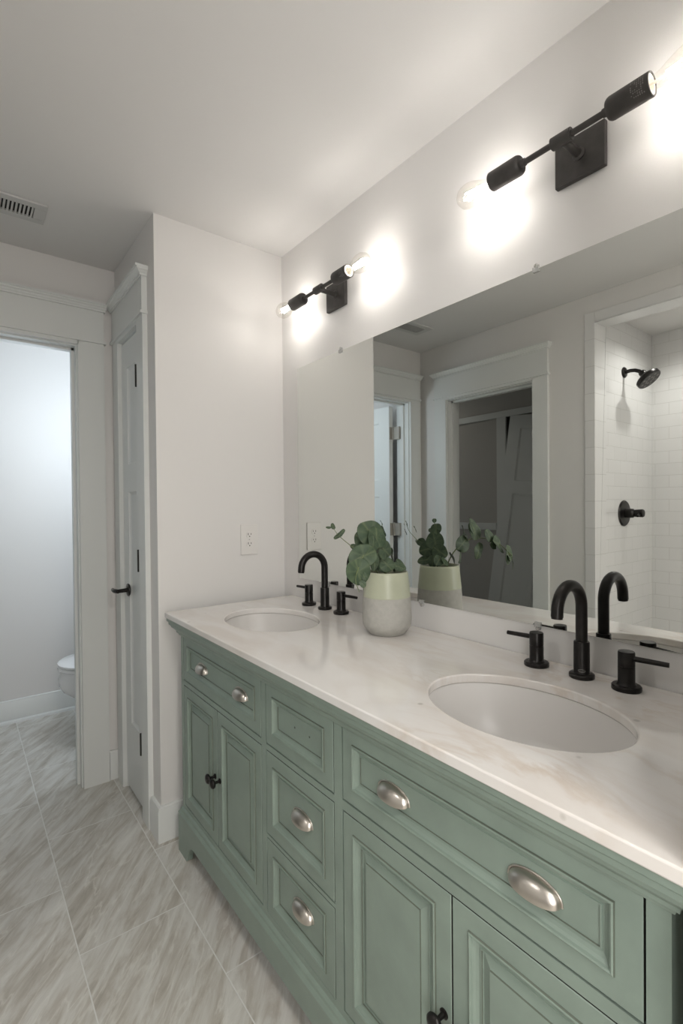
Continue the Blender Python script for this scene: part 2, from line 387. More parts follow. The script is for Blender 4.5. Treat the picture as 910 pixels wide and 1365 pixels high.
# closet room beyond the left doorway (dim)
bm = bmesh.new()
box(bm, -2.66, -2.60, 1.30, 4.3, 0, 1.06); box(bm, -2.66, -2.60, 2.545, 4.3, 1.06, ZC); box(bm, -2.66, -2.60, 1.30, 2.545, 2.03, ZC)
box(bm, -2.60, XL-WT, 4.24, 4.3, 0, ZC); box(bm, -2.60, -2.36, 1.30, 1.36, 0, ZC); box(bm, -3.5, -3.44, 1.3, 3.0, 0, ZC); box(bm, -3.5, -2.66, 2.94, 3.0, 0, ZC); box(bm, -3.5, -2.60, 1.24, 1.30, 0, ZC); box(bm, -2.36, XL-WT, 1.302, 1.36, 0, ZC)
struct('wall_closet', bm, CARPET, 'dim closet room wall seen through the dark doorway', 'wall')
bm = bmesh.new()
box(bm, -2.60, -2.582, 2.46, 2.55, 0, 2.02); box(bm, -2.60, -2.582, 1.36, 4.24, 2.02, 2.075)
box(bm, -2.60, -2.57, 2.55, 4.24, 1.045, 1.105)
struct('trim_closet', bm, TRIM, 'pale rail and post trim in the dim closet room', 'trim', bevel=.002)

# ---- door casings, built in wall-local (u along wall, n out of wall, z)
def casing(name, mapf, u0, u1, zt, wl, wr, label, depth=.117, extra_l=.022, extra_r=.022, zb=0.0):
    """opening u0..u1 (u1>u0); wl/wr casing board widths"""
    bm = bmesh.new()
    def bx(a, b, n0, n1, z0, z1):
        s = len(bm.verts); box(bm, a, b, n0, n1, z0, z1); bm.verts.ensure_lookup_table()
        for v in list(bm.verts)[s:]: v.co = Vector(mapf(*v.co))
    rail = zt+.022
    r = .006
    bx(u0-r-wl, u0-r, 0, .019, zb, rail); bx(u1+r, u1+r+wr, 0, .019, zb, rail)
    bx(u0-r-.004, u1+r+.004, 0, .019, zt+r, rail)
    bx(u0-r-wl-.008, u1+r+wr+.008, 0, .028, rail, rail+.011)
    bx(u0-r-wl, u1+r+wr, 0, .021, rail+.011, rail+.145)
    L, R = u0-r-wl, u1+r+wr
    cap = [(0, .145), (.006, .145), (.006, .152), (.010, .155), (.013, .161), (.019, .165), (.021, .170), (.026, .171), (.026, .179), (.0, .180)]
    loops = []
    for (pu, pn), (du, dn) in (((L, .0005), (-1, 0)), ((L, .022), (-1, 1)), ((R, .022), (1, 1)), ((R, .0005), (1, 0))):
        loops.append([Vector(mapf(pu+(max(-extra_l, du*o_) if du < 0 else min(extra_r, du*o_)), pn+dn*o_, rail+z_)) for o_, z_ in cap])
    loft(bm, loops)
    # jambs and stops
    bx(u0-.010, u0, -depth, .001, zb, zt); bx(u1, u1+.010, -depth, .001, zb, zt); bx(u0-.010, u1+.010, -depth, .001, zt, zt+.010)
    bx(u0, u0+.011, -.075, -.040, zb, zt); bx(u1-.011, u1, -.075, -.040, zb, zt); bx(u0, u1, -.075, -.040, zt-.011, zt)
    return struct(name, bm, TRIM, label, 'door trim', sharp=20)
casing('trim_1', lambda u, n, z: (u, YD-n, z), -1.401, -.7222, 1.993, .094, .108, 'white casing around the open toilet room doorway', extra_r=.010, extra_l=.012)
casing('trim_2', lambda u, n, z: (XL+n, u, z), 1.5726, 2.206, 1.980, .094, .100, 'white casing around the dark closet doorway in the mirror', extra_r=.02)
casing('trim_3', lambda u, n, z: (XR-n, u, z), 2.055, 2.340, 1.997, .085, .085, 'white casing around the narrow linen closet door', depth=.06)

# ---- panelled doors
def panel_rings(bm, mapf, u0, u1, z0, z1, prof):
    loops = [[mapf(u0+i, d, z0+i), mapf(u1-i, d, z0+i), mapf(u1-i, d, z1-i), mapf(u0+i, d, z1-i)] for i, d in prof]
    loft(bm, loops, False, True)
def door_slab(bm, mapf, u0, u1, z0, z1, t, panels, both=True):
    """slab between n=0 (front) and n=-t, with recessed flat panels on the faces; panels: (u0,u1,z0,z1)"""
    us = sorted({u0, u1, *[p[0] for p in panels], *[p[1] for p in panels]})
    zs = sorted({z0, z1, *[p[2] for p in panels], *[p[3] for p in panels]})
    def inp(a, b, c, d):
        return any(p[0]-1e-6 <= a and b <= p[1]+1e-6 and p[2]-1e-6 <= c and d <= p[3]+1e-6 for p in panels)
    for n, sg in ((0, -1), (-t, 1)):
        for a, b in zip(us[:-1], us[1:]):
            for c, d in zip(zs[:-1], zs[1:]):
                if not inp(a, b, c, d):
                    bm.faces.new([bm.verts.new(mapf(*q)) for q in ((a, n, c), (b, n, c), (b, n, d), (a, n, d))])
        for p in panels:
            panel_rings(bm, lambda u, dd, z: mapf(u, n+sg*dd, z), p[0], p[1], p[2], p[3], [(0, 0), (.002, .004), (.010, .009), (.012, .009)])
    for a, b in zip(zs[:-1], zs[1:]):
        for u in (u0, u1): bm.faces.new([bm.verts.new(mapf(*q)) for q in ((u, 0, a), (u, -t, a), (u, -t, b), (u, 0, b))])
    for a, b in zip(us[:-1], us[1:]):
        for z in (z0, z1): bm.faces.new([bm.verts.new(mapf(*q)) for q in ((a, 0, z), (a, -t, z), (b, -t, z), (b, 0, z))])

# linen closet door (closed)
bm = bmesh.new()
mf = lambda u, n, z: (XR-.001-n, u, z)
door_slab(bm, mf, 2.058, 2.337, .016, 1.994, .035, [(2.138, 2.262, 1.455, 1.875), (2.138, 2.262, .317, 1.334)])
d1 = struct('door_1', bm, DOORP, 'narrow white two panel linen closet door with black lever', 'door', sharp=20)
bm = bmesh.new(); hx = XR-.001
lathe(bm, [(.0, 0), (.026, 0), (.028, .003), (.027, .007), (.014, .010), (.0, .010)], (hx, 2.272, .904), (-1, 0, 0))
cyl(bm, (hx, 2.272, .904), (hx-.050, 2.272, .902), .0095, .008)
tube(bm, [(hx-.046, 2.268, .902), (hx-.052, 2.280, .902), (hx-.054, 2.31, .900), (hx-.050, 2.345, .898), (hx-.045, 2.372, .897)], [.009, .0095, .0085, .0075, .007], 14)
hh = obj('door_handle', bm, BLACK, d1); hh['label'] = 'black lever handle'
for z in (1.80, 1.05, .30):
    bm = bmesh.new(); cyl(bm, (hx-.0155, 2.0655, z-.045), (hx-.0155, 2.0655, z+.045), .005, n=12); box(bm, hx-.0155, hx+.001, 2.064, 2.067, z-.045, z+.045)
    obj('hinge', bm, SLOT, d1)
# toilet room door, standing open into the toilet room
bm = bmesh.new()
mf2 = lambda u, n, z: (-1.335+n, u, z)
y0d = YD+WT+.012
door_slab(bm, mf2, y0d, y0d+.66, .012, 1.985, .035, [(y0d+.11, y0d+.55, 1.455, 1.875), (y0d+.11, y0d+.31, .25, 1.334), (y0d+.35, y0d+.55, .25, 1.334)])
d2 = struct('door_2', bm, DOORP, 'white panel door standing open inside the toilet room', 'door', sharp=20)
for z in (1.79, 1.095, .25):
    bm = bmesh.new(); box(bm, -1.368, -1.337, y0d-.0025, y0d, z-.045, z+.045); box(bm, -1.402, -1.372, YD+WT-.05, YD+WT+.001, z-.045, z+.045)
    cyl(bm, (-1.370, y0d-.006, z-.047), (-1.370, y0d-.006, z+.047), .0055, n=14)
    o = obj('hinge', bm, HINGE, d2); o['label'] = 'satin nickel hinge'

# leaning door in the dim closet room
t = thing('leaning_door', 'white panel door leaning against the dim closet wall, mirrored', 'door', (-2.50, 2.28, 0))
bm = bmesh.new()
mf3 = lambda u, n, z: (n, u, z)
door_slab(bm, mf3, -.36, .36, 0, 1.97, .035, [(-.25, .25, 1.42, 1.86), (-.25, -.02, .25, 1.31), (.02, .25, .25, 1.31)])
R = Matrix.Translation((-2.43, 2.235, .035)) @ Matrix.Rotation(math.radians(-4.5), 4, 'Y') @ Matrix.Rotation(math.radians(5.2), 4, 'X')
for v in bm.verts: v.co = R @ v.co
zmin = min(v.co.z for v in bm.verts)
for v in bm.verts: v.co.z -= zmin
obj('door_panel', bm, DOORP, t, sharp=20)

# ---- baseboards
BP = [(0, 0), (.0157, 0), (.0157, .118), (.012, .124), (.012, .130), (.008, .1335), (0, .1335)]
bm = bmesh.new()
extrude_prof(bm, BP, (XR, YB, 0), (-.002, YB, 0), (0, -1, 0), e0=1.0)
extrude_prof(bm, BP, (XR, 1.962, 0), (XR, YB, 0), (-1, 0, 0), e1=1.0)
struct('baseboard_back', bm, TRIM, 'white baseboard wrapping the outer wall corner by the vanity', 'baseboard')
bm = bmesh.new(); extrude_prof(bm, BP, (-.606, YD, 0), (XR-.0, YD, 0), (0, -1, 0))
struct('baseboard_far', bm, TRIM, 'short baseboard piece in the corner by the linen door', 'baseboard')
bm = bmesh.new(); extrude_prof(bm, BP, (XL, YT, 0), (-.02, YT, 0), (0, -1, 0)); extrude_prof(bm, [(0, 0), (.03, 0), (.028, .012), (.016, .018), (0, .018)], (XL, YT, 0), (-.02, YT, 0), (0, -1, 0))
struct('baseboard_toilet', bm, TRIM, 'white baseboard along the toilet room back wall', 'baseboard')
bm = bmesh.new(); extrude_prof(bm, BP, (XL, 1.275, 0), (XL, 1.47, 0), (1, 0, 0)); extrude_prof(bm, BP, (XL, 2.32, 0), (XL, YD, 0), (1, 0, 0))
struct('baseboard_left', bm, TRIM, 'white baseboard between shower and closet doorway', 'baseboard')

# ------------------------------------------------------------------ vanity cabinet
VY0, VY1 = .192, 1.771
van = thing('vanity_cabinet', 'long sage green double vanity cabinet with drawers and doors', 'vanity cabinet', (-.26, .98, 0))
FZ0, FZ1 = .155, .812
bm = bmesh.new()
def fr(y0, y1, z0, z1): box(bm, VX, VX+.02, y0, y1, z0, z1)
gap = .0032
LY0, LY1 = 1.167, 1.745; MY0, MY1 = .840, 1.138; RY0, RY1 = .222, .806
fr(LY1+gap, VY1, FZ0, FZ1); fr(MY1+gap, LY0-gap, FZ0, FZ1); fr(RY1+gap, MY0-gap, FZ0, FZ1); fr(VY0, RY0-gap, FZ0, FZ1)
for a, b in ((LY0-gap, LY1+gap), (MY0-gap, MY1+gap), (RY0-gap, RY1+gap)):
    fr(a, b, .800+gap, FZ1); fr(a, b, FZ0, .183-gap)
fr(LY0-gap, LY1+gap, .617+gap, .640-gap); fr(RY0-gap, RY1+gap, .613+gap, .640-gap)
fr(MY0-gap, MY1+gap, .615+gap, .636-gap); fr(MY0-gap, MY1+gap, .380+gap, .395-gap)
obj('face_frame', bm, GREEN, van)
for a_ in (VY0, VY1-.018):
    bm = bmesh.new(); box(bm, VX+.02, -.012, a_, a_+.018, FZ0, .855)
    obj('side_panel', bm, GREEN, van)
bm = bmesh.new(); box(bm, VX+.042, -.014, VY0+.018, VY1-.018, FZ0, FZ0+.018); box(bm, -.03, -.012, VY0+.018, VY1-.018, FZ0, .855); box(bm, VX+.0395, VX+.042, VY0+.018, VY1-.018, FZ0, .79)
obj('cabinet_inside', bm, GAPSHADE, van)
# cornice
CP = [(0, .796), (.005, .797), (.007, .803), (.012, .806), (.013, .812), (.018, .818), (.026, .824), (.029, .831), (.033, .834), (.034, .843), (.039, .847), (.040, .859), (-.0, .859)]
bm = bmesh.new()
path = [((-.012, VY1), (0, 1)), ((VX, VY1), (-1, 1)), ((VX, VY0), (-1, -1)), ((-.012, VY0), (0, -1))]
loft(bm, [[Vector((p[0]+d[0]*n, p[1]+d[1]*n, z)) for n, z in CP] for p, d in path])
obj('cornice', bm, GREEN, van, sharp=25)
# plinth with bracket feet
bm = bmesh.new()
def plinth_outline(a, b):                       # a>b, bottom silhouette from the left foot to the right foot
    pts = [(a, 0), (a-.078, 0), (a-.084, .006), (a-.085, .016), (a-.088, .026), (a-.094, .036), (a-.103, .048), (a-.114, .060), (a-.128, .069), (a-.146, .073)]
    q = [(b+(a-y), z) for y, z in pts]
    return pts+list(reversed(q))
out = plinth_outline(VY1+.013, VY0-.013)
top = [(y, .138) for y, z in out]
loops = []
for X in (VX-.013, VX+.008):
    loops.append([Vector((X, y, z)) for y, z in out]+[Vector((X, y, z)) for y, z in reversed(top)])
n = len(out)
A = [bm.verts.new(v) for v in loops[0]]; B = [bm.verts.new(v) for v in loops[1]]
for i in range(n-1):
    for S in (A, B): bm.faces.new((S[i], S[i+1], S[2*n-2-i], S[2*n-1-i]))
for i in range(2*n):
    j = (i+1) % (2*n); bm.faces.new((A[i], A[j], B[j], B[i]))
for y, s in ((VY1, 1), (VY0, -1)):
    box(bm, VX+.008, -.03, y, y+.013*s, .07, .138); box(bm, VX+.008, VX+.10, y-.02*s, y+.013*s, 0, .07); box(bm, -.12, -.03, y-.02*s, y+.013*s, 0, .07)
OG = [(0, .138), (.0132, .138), (.0135, .143), (.010, .148), (.007, .152), (.006, .158), (.002, .163), (0, .164)]
loft(bm, [[Vector((p[0]+d[0]*n_, p[1]+d[1]*n_, z)) for n_, z in OG] for p, d in path])
obj('plinth', bm, GREEN, van, sharp=25)

MOLD = [(.032, .0), (.033, -.0030), (.0352, -.0040), (.0375, -.0028), (.0388, .0006), (.0425, .0036), (.0470, .0058), (.0498, .0064), (.0506, .0046), (.0526, .0046), (.0532, .0068)]
def front(bm, y0, y1, z0, z1, door):
    prof = [(0, .018), (0, .0012), (.0012, 0)]+MOLD
    if door: prof = [(a*1.03 if a > .01 else a, d) for a, d in prof]+[(.0560, .0085), (.0715, .0034), (.0720, .0008)]
    s0 = len(bm.faces)
    panel_rings(bm, lambda u, d, z: (VX+d, u, z), y0, y1, z0, z1, prof)
    fl = list(bm.faces)[s0:]
    for k in ((0, 3, 12, 15) if door else (0, 3, 12)):      # dark glaze left in the mouldings; gap sides coloured near-black as shade
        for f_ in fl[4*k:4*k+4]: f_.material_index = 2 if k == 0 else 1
    bm.faces.new([bm.verts.new((VX+.018, y, z)) for y, z in ((y0, z0), (y0, z1), (y1, z1), (y1, z0))])
    bmesh.ops.remove_doubles(bm, verts=bm.verts, dist=1e-6)
def cup_pull(parent, y, z):
    bm = bmesh.new(); a, b, dp = .0405, .0235, .0215; y += .005; z -= .012
    X = VX+.0072
    loops = []
    N, Mv = 22, 12
    for k in range(Mv+1):
        v = math.radians(102)*k/Mv
        loops.append([Vector((X-dp*math.sin(v)*abs(math.sin(PI*i/N))**.8, y+a*math.cos(PI*i/N), z+b*math.cos(v)*abs(math.sin(PI*i/N))**.8)) for i in range(N+1)])
    loft(bm, loops, False, False, closed=False)
    bmesh.ops.remove_doubles(bm, verts=bm.verts, dist=1e-5)
    bmesh.ops.recalc_face_normals(bm, faces=bm.faces)
    bmesh.ops.solidify(bm, geom=bm.faces[:], thickness=.0014)
    rim = [Vector((X-.0012, y+(a+.0015)*math.cos(PI*i/30), z+(b+.0015)*abs(math.sin(PI*i/30))**.8)) for i in range(31)]
    tube(bm, rim, .0018, 8)
    o = obj('cup_pull', bm, NICKEL, parent, sharp=50); o['label'] = 'brushed nickel cup pull'
def knob(parent, y, z):
    bm = bmesh.new()
    lathe(bm, [(.0, 0), (.0085, 0), (.0085, .002), (.005, .004), (.0042, .010), (.0045, .016), (.008, .0185), (.0135, .021), (.0155, .0245), (.0150, .028), (.011, .0315), (.005, .033), (0, .0332)], (VX, y, z), (-1, 0, 0), 24)
    o = obj('knob', bm, BLACK, parent, sharp=50); o['label'] = 'round black knob'
def drawer(y0, y1, z0, z1, pulls, holes=()):
    bm = bmesh.new(); front(bm, y0, y1, z0, z1, False)
    d = obj('drawer', bm, GREEN, van, sharp=12); d.data.materials.append(GLAZEDARK); d.data.materials.append(GAPSHADE)
    for y, z in pulls: cup_pull(d, y, z)
    if holes:
        for y, z in holes:
            b2 = bmesh.new(); cyl(b2, (VX+.0068, y, z), (VX+.0078, y, z), .0027, n=14)
            o = obj('screw_hole', b2, SLOT, d); o['label'] = 'dark empty screw hole'
    return d
def door(y0, y1, z0, z1, ky):
    bm = bmesh.new(); front(bm, y0, y1, z0, z1, True)
    d = obj('door', bm, GREEN, van, sharp=12); d.data.materials.append(GLAZEDARK); d.data.materials.append(GAPSHADE); knob(d, ky, .401)
drawer(LY0, LY1, .640, .800, ((1.580, .722), (1.292, .722)))
drawer(MY0, MY1, .636, .800, (), ((1.006, .720), (.942, .720)))
drawer(MY0, MY1, .395, .615, ((.968, .517),)); drawer(MY0, MY1, .180, .380, ((.968, .294),))
drawer(RY0, RY1, .640, .800, ((.652, .722), (.362, .722)))
door(1.4575, LY1, .183, .617, 1.4745); door(LY0, 1.4545, .183, .617, 1.4385)
door(.5145, RY1, .183, .613, .5305); door(RY0, .5115, .183, .613, .4955)

# ------------------------------------------------------------------ countertop with two oval cut-outs
SINKS = ((-.303, 1.4625), (-.303, .510)); SA, SB = .146, .1955
CY0, CY1, CX0, CX1 = .152, 1.808, -.5536, -.003
bm = bmesh.new()
N = 96
def ray_rect(c, ang, y0, y1):
    dx, dy = math.cos(ang), math.sin(ang); ts = []
    if dx > 1e-9: ts.append((CX1-c[0])/dx)
    if dx < -1e-9: ts.append((CX0-c[0])/dx)
    if dy > 1e-9: ts.append((y1-c[1])/dy)
    if dy < -1e-9: ts.append((y0-c[1])/dy)
    t_ = min(ts); return (c[0]+dx*t_, c[1]+dy*t_)
YM = .985
for c, y0, y1 in ((SINKS[0], YM, CY1), (SINKS[1], CY0, YM)):
    corners = [math.atan2(y-c[1], x-c[0]) for x in (CX0, CX1) for y in (y0, y1)]
    angs = sorted(set([round(-PI+2*PI*(i+.5)/N, 6) for i in range(N)]+[round(a, 6) for a in corners]))
    el = []; rc = []
    for a in angs:
        ta = math.atan2(math.sin(a)/SB, math.cos(a)/SA)
        el.append((c[0]+SA*math.cos(ta), c[1]+SB*math.sin(ta))); rc.append(ray_rect(c, a, y0, y1))
    n = len(angs)
    rows = [[bm.verts.new((x, y, z)) for x, y in P] for P, z in ((rc, .88), (el, .88), (el, .86), (rc, .86))]
    for i in range(n):
        j = (i+1) % n
        for k in range(3):
            bm.faces.new((rows[k][i], rows[k][j], rows[k+1][j], rows[k+1][i]))
        e0, e1 = rc[i], rc[j]
        if not (abs(e0[1]-YM) < 1e-5 and abs(e1[1]-YM) < 1e-5):
            bm.faces.new((rows[3][i], rows[3][j], rows[0][j], rows[0][i]))
ct = obj('countertop', bm, MARBLE, bevel=.004, seg=3, sharp=40)
tag(ct, 'white marble vanity countertop with tan veins and two oval cutouts', 'countertop')

for (cx, cy), lab in zip(SINKS, ('white oval undermount sink at the far end by the outlet wall', 'white oval undermount sink at the near end of the countertop')):
    s = thing('sink', lab, 'sink', (cx, cy, .70), 'oval undermount sinks')
    bm = bmesh.new(); loops = []
    prof = [(1.07, .8595), (1.012, .8595), (1.008, .852), (.99, .83), (.955, .80), (.90, .770), (.80, .742), (.62, .722), (.38, .713), (.12, .709)]
    outer = [(.12, .699), (.40, .703), (.66, .712), (.86, .734), (.96, .764), (1.01, .80), (1.035, .845), (1.07, .845)]
    for k, z in prof+outer:
        loops.append([Vector((cx+SA*k*math.cos(2*PI*i/64), cy+SB*k*math.sin(2*PI*i/64), z)) for i in range(64)])
    L = loft(bm, loops, False, False)
    for i in range(64):
        j = (i+1) % 64; bm.faces.new((L[-1][i], L[-1][j], L[0][j], L[0][i]))
        bm.faces.new((L[9][i], L[9][j], L[10][j], L[10][i])) if False else None
    obj('basin', bm, PORC, s, sharp=50)
    bm = bmesh.new(); lathe(bm, [(0, .700), (.020, .700), (.026, .7115), (.028, .7125), (.022, .714), (.015, .7125), (0, .716)], (cx, cy, 0), n=28)
    o = obj('drain', bm, BLACK, s); o['label'] = 'black drain'

# ------------------------------------------------------------------ faucets
def faucet(x, y, ys, label, emblem):
    z0 = .88
    f = thing('faucet', label, 'faucet', (x, y, z0), 'black widespread faucets')
    bm = bmesh.new()
    lathe(bm, [(0, 0), (.0255, 0), (.0262, .002), (.0262, .008), (.024, .010), (.0175, .0105), (.0168, .012), (.0164, .078), (.0155, .080), (.0120, .0805), (0, .0805)], (x, y, z0), n=36)
    sp = obj('spout', bm, BLACK, f, sharp=40)
    pts = [(x, y, z0+.078), (x, y, z0+.11), (x, y, z0+.14), (x, y, z0+.157)]
    rr = .0515
    for i in range(1, 25):
        a = math.radians(172)*i/24
        pts.append((x-rr+rr*math.cos(a), y, z0+.157+rr*math.sin(a)))
    pts += [(x-2*rr-.001, y, z0+.148)]
    bm = bmesh.new(); tube(bm, pts, .0124, 20)
    d = Vector(pts[-1])-Vector(pts[-2]); d.normalize()
    p1 = Vector(pts[-1]); tube(bm, [p1-d*.001, p1+d*.004], [.0115, .0112], 20)
    obj('spout_neck', bm, BLACK, sp, sharp=40)
    if emblem:
        bm = bmesh.new()
        # small oval emblem facing the viewer low on the spout collar
        dirv = Vector((-1.146-x, -.02-y, 0)).normalized(); side = Vector((-dirv.y, dirv.x, 0))
        def P(a, h, off): 
            ang = a/.0164
            return Vector((x, y, z0+h))+(dirv*math.cos(ang)+side*math.sin(ang))*(.0166+off)
        ring = [P(.0072*math.cos(2*PI*i/28), .0185+.0032*math.sin(2*PI*i/28), 0) for i in range(29)]
        tube(bm, ring, .00035, 6)
        for k in range(5):
            a = -.0042+.0021*k; tube(bm, [P(a-.0005, .0172, 0), P(a, .0198, 0), P(a+.0006, .0172, 0)], .00022, 5)
        o = obj('emblem', bm, CHROME, sp); o['label'] = 'small pale oval emblem'
    for s, yh in ((1, ys[0]), (-1, ys[1])):
        bm = bmesh.new()
        lathe(bm, [(0, 0), (.0275, 0), (.0282, .002), (.0282, .008), (.026, .0102), (.019, .0105), (.0172, .013), (.0160, .016), (.0160, .047), (.0152, .0475), (.0152, .0490), (.0160, .0495), (.0160, .077), (.0150, .0792), (0, .0795)], (x-.002, yh, z0), n=36)
        h = obj('handle', bm, BLACK, f, sharp=40)
        bm = bmesh.new(); dx = .012 if s < 0 else -.006
        cyl(bm, (x-.002, yh+s*.010, z0+.0665), (x-.002+dx, yh+s*.074, z0+.0655), .0058, .0050, 16)
        obj('lever', bm, BLACK, h, sharp=40)
faucet(-.068, 1.474, (1.577, 1.372), 'black gooseneck faucet with two levers at the far sink', False)
faucet(-.060, .515, (.622, .4215), 'black gooseneck faucet with two levers at the near sink', True)

# ------------------------------------------------------------------ mirror
MY_0, MY_1, MZ0, MZ1 = .24, 1.7424, .962, 1.8469
bm = bmesh.new(); box(bm, -.0075, -.0015, MY_0, MY_1, MZ0, MZ1)
mir = obj('wall_mirror', bm, MIRROR); tag(mir, 'large frameless rectangular mirror above the vanity', 'mirror')
def clip(y, z, s):
    bm = bmesh.new()
    cyl(bm, (-.0008, y, z+s*.008), (-.0100, y, z+s*.008), .0055, n=18); box(bm, -.0115, -.0078, y-.0085, y+.0085, z-.008 if s > 0 else z-.004, z+.004 if s > 0 else z+.008)
    o = obj('mirror_clip', bm, CLEAR, mir, bevel=.0008); o['label'] = 'clear plastic mirror clip'
    bm = bmesh.new(); lathe(bm, [(0, 0), (.0038, 0), (.0034, .0016), (0, .0022)], (-.0100, y, z+s*.008), (-1, 0, 0), 16)
    obj('screw', bm, CHROME, o)
for y in (1.443, .650): clip(y, MZ1, 1)
for y in (1.535, 1.042, .650): clip(y, MZ0, -1)

# ------------------------------------------------------------------ sconces
def sconce(y, z, label):
    s = thing('wall_sconce', label, 'wall sconce', (0, y, z), 'two bulb bar sconces')
    bm = bmesh.new(); box(bm, -.014, -.0005, y-.0575, y+.0575, z-.0525, z+.0475)
    obj('backplate', bm, SCONCE, s, bevel=.002)
    X = -.090
    bm = bmesh.new(); lathe(bm, [(0, .013), (.014, .013), (.014, .017), (.0095, .021), (.0085, .03), (.0085, .078), (.0, .080)], (0, y, z), (-1, 0, 0), 24)
    obj('stem', bm, SCONCE, s)
    bm = bmesh.new(); cyl(bm, (X, y-.100, z), (X, y+.100, z), .0066)
    obj('crossbar', bm, SCONCE, s)
    bm = bmesh.new(); lathe(bm, [(0, -.0225), (.0125, -.0225), (.0135, -.0215), (.0135, .0215), (.0125, .0225), (0, .0225)], (X, y, z), (0, 1, 0), 28)
    obj('collar', bm, SCONCE, s)
    for sg in (1, -1):
        a = (0, sg, 0)
        bm = bmesh.new(); lathe(bm, [(0, .088), (.0085, .088), (.0095, .098), (.019, .0985), (.0215, .102), (.0225, .106), (.0225, .178), (.0215, .1795), (.0190, .1795), (.0185, .150), (0, .150)], (X, y, z), a, 36)
        so = obj('socket', bm, SCONCE, s, sharp=40)
        bm = bmesh.new(); lathe(bm, [(.0184, .152), (.0184, .1775), (.0140, .1780), (.0135, .155)], (X, y, z), a, 30, False, False)
        o = obj('socket_liner', bm, CERAM, so); o['label'] = 'pale ceramic socket liner'
        if sg < 0:                                  # lines of fine print near the mouth of the near-side socket
            bm = bmesh.new()
            for r_ in range(7):
                yy = y-.148-.0036*r_
                for k in range(9):
                    if random.random() < .2: continue
                    a0 = math.radians(150+9.5*k); a1 = a0+math.radians(3+4*random.random())
                    q = [Vector((X+math.cos(t_)*.02262, yv, z+math.sin(t_)*.02262)) for t_, yv in ((a0, yy), (a1, yy), (a1, yy-.0018), (a0, yy-.0018))]
                    bm.faces.new([bm.verts.new(v) for v in q])
            bmesh.ops.solidify(bm, geom=bm.faces[:], thickness=.0001)
            o = obj('printed_marks', bm, MARKS, so); o['label'] = 'rows of tiny grey printing'
        bm = bmesh.new()
        lathe(bm, [(.0128, .160), (.0130, .186), (.0150, .196), (.0210, .210), (.0270, .226), (.0300, .242), (.0290, .256), (.0235, .269), (.0140, .278), (.004, .281), (0, .2812)], (X, y, z), a, 32, False, False)
        bu = obj('bulb', bm, GLASS, s, sharp=80); bu['label'] = 'clear glass bulb with glowing filaments'
        bm = bmesh.new()
        for k in range(4):
            t0 = 2*PI*k/4+.4
            p_ = [Vector((X+math.cos(t0+u*.5)*rr_, y+sg*(.204+.050*u), z+math.sin(t0+u*.5)*rr_)) for u, rr_ in ((0, .006), (1, .0095))]
            tube(bm, p_, .0013, 6)
        obj('filament', bm, FILA, bu)
        bm = bmesh.new(); cyl(bm, (X, y+sg*.153, z), (X, y+sg*.200, z), .0045, .0022, 12)
        obj('bulb_core', bm, CERAM, bu)
sconce(1.464, 2.062, 'black bar sconce with two clear bulbs over the far sink')
sconce(.540, 2.064, 'black bar sconce with two clear bulbs over the near sink')

# ------------------------------------------------------------------ vase and eucalyptus
VC = (-.127, 1.072, .88)
va = thing('vase', 'two tone cement and green glazed vase on the marble counter', 'vase', VC)
bm = bmesh.new()
lathe(bm, [(0, 0), (.050, 0), (.055, .003), (.069, .021), (.0730, .030), (.0742, .050), (.0728, .085), (.0708, .112)], VC, n=64, cap1=False)
o = obj('vase_base', bm, CONC, va, sharp=40); o['label'] = 'grey cement lower half'
bm = bmesh.new()
lathe(bm, [(.0708, .112), (.0713, .1135), (.0708, .116), (.0684, .140), (.0645, .180), (.0635, .1855), (.0615, .1870), (.0595, .1850), (.060, .175), (.064, .140), (.067, .095), (.060, .020), (0, .016)], VC, n=64, cap0=False)
o = obj('vase_upper', bm, GLAZE, va, sharp=60); o['label'] = 'glossy pale green glazed upper half'

def leaf(bm, lay, c, nrm, r, along, asp=1.0, fold=.18):
    """round eucalyptus leaf: centre c, facing nrm, stalk end opposite to 'along'"""
    n = Vector(nrm).normalized(); a = Vector(along); a = (a-n*a.dot(n))
    a = a.normalized() if a.length > 1e-6 else frame_of(n)[0]
    b = n.cross(a); c = Vector(c); K = 28; rings = [(0, None)]
    top = bm.verts.new(c); top[lay] = .6
    prev = None
    seed = random.random()*6
    for q in (.25, .5, .75, .93, 1.0):
        ring = []
        for k in range(K):
            t_ = 2*PI*k/K
            rr = r*q*(1+.035*math.sin(3*t_+seed)+.02*math.sin(5*t_+seed*2))
            if math.cos(t_) < -.9: rr *= .93
            x = rr*math.cos(t_); y = rr*math.sin(t_)*asp
            h = fold*abs(y)*(.6+.4*q)-.10*r*q*q*(1+math.cos(t_)*.8)+.04*r*q*math.sin(4*t_+seed)
            v = bm.verts.new(c+a*x+b*y+n*h); v[lay] = .75 if (abs(y) < .07*r) else (.30 if k % 4 == 0 else 0.0)
            ring.append(v)
        for k in range(K):
            j = (k+1) % K
            if prev is None: bm.faces.new((top, ring[k], ring[j]))
            else: bm.faces.new((prev[k], ring[k], ring[j], prev[j]))
        prev = ring
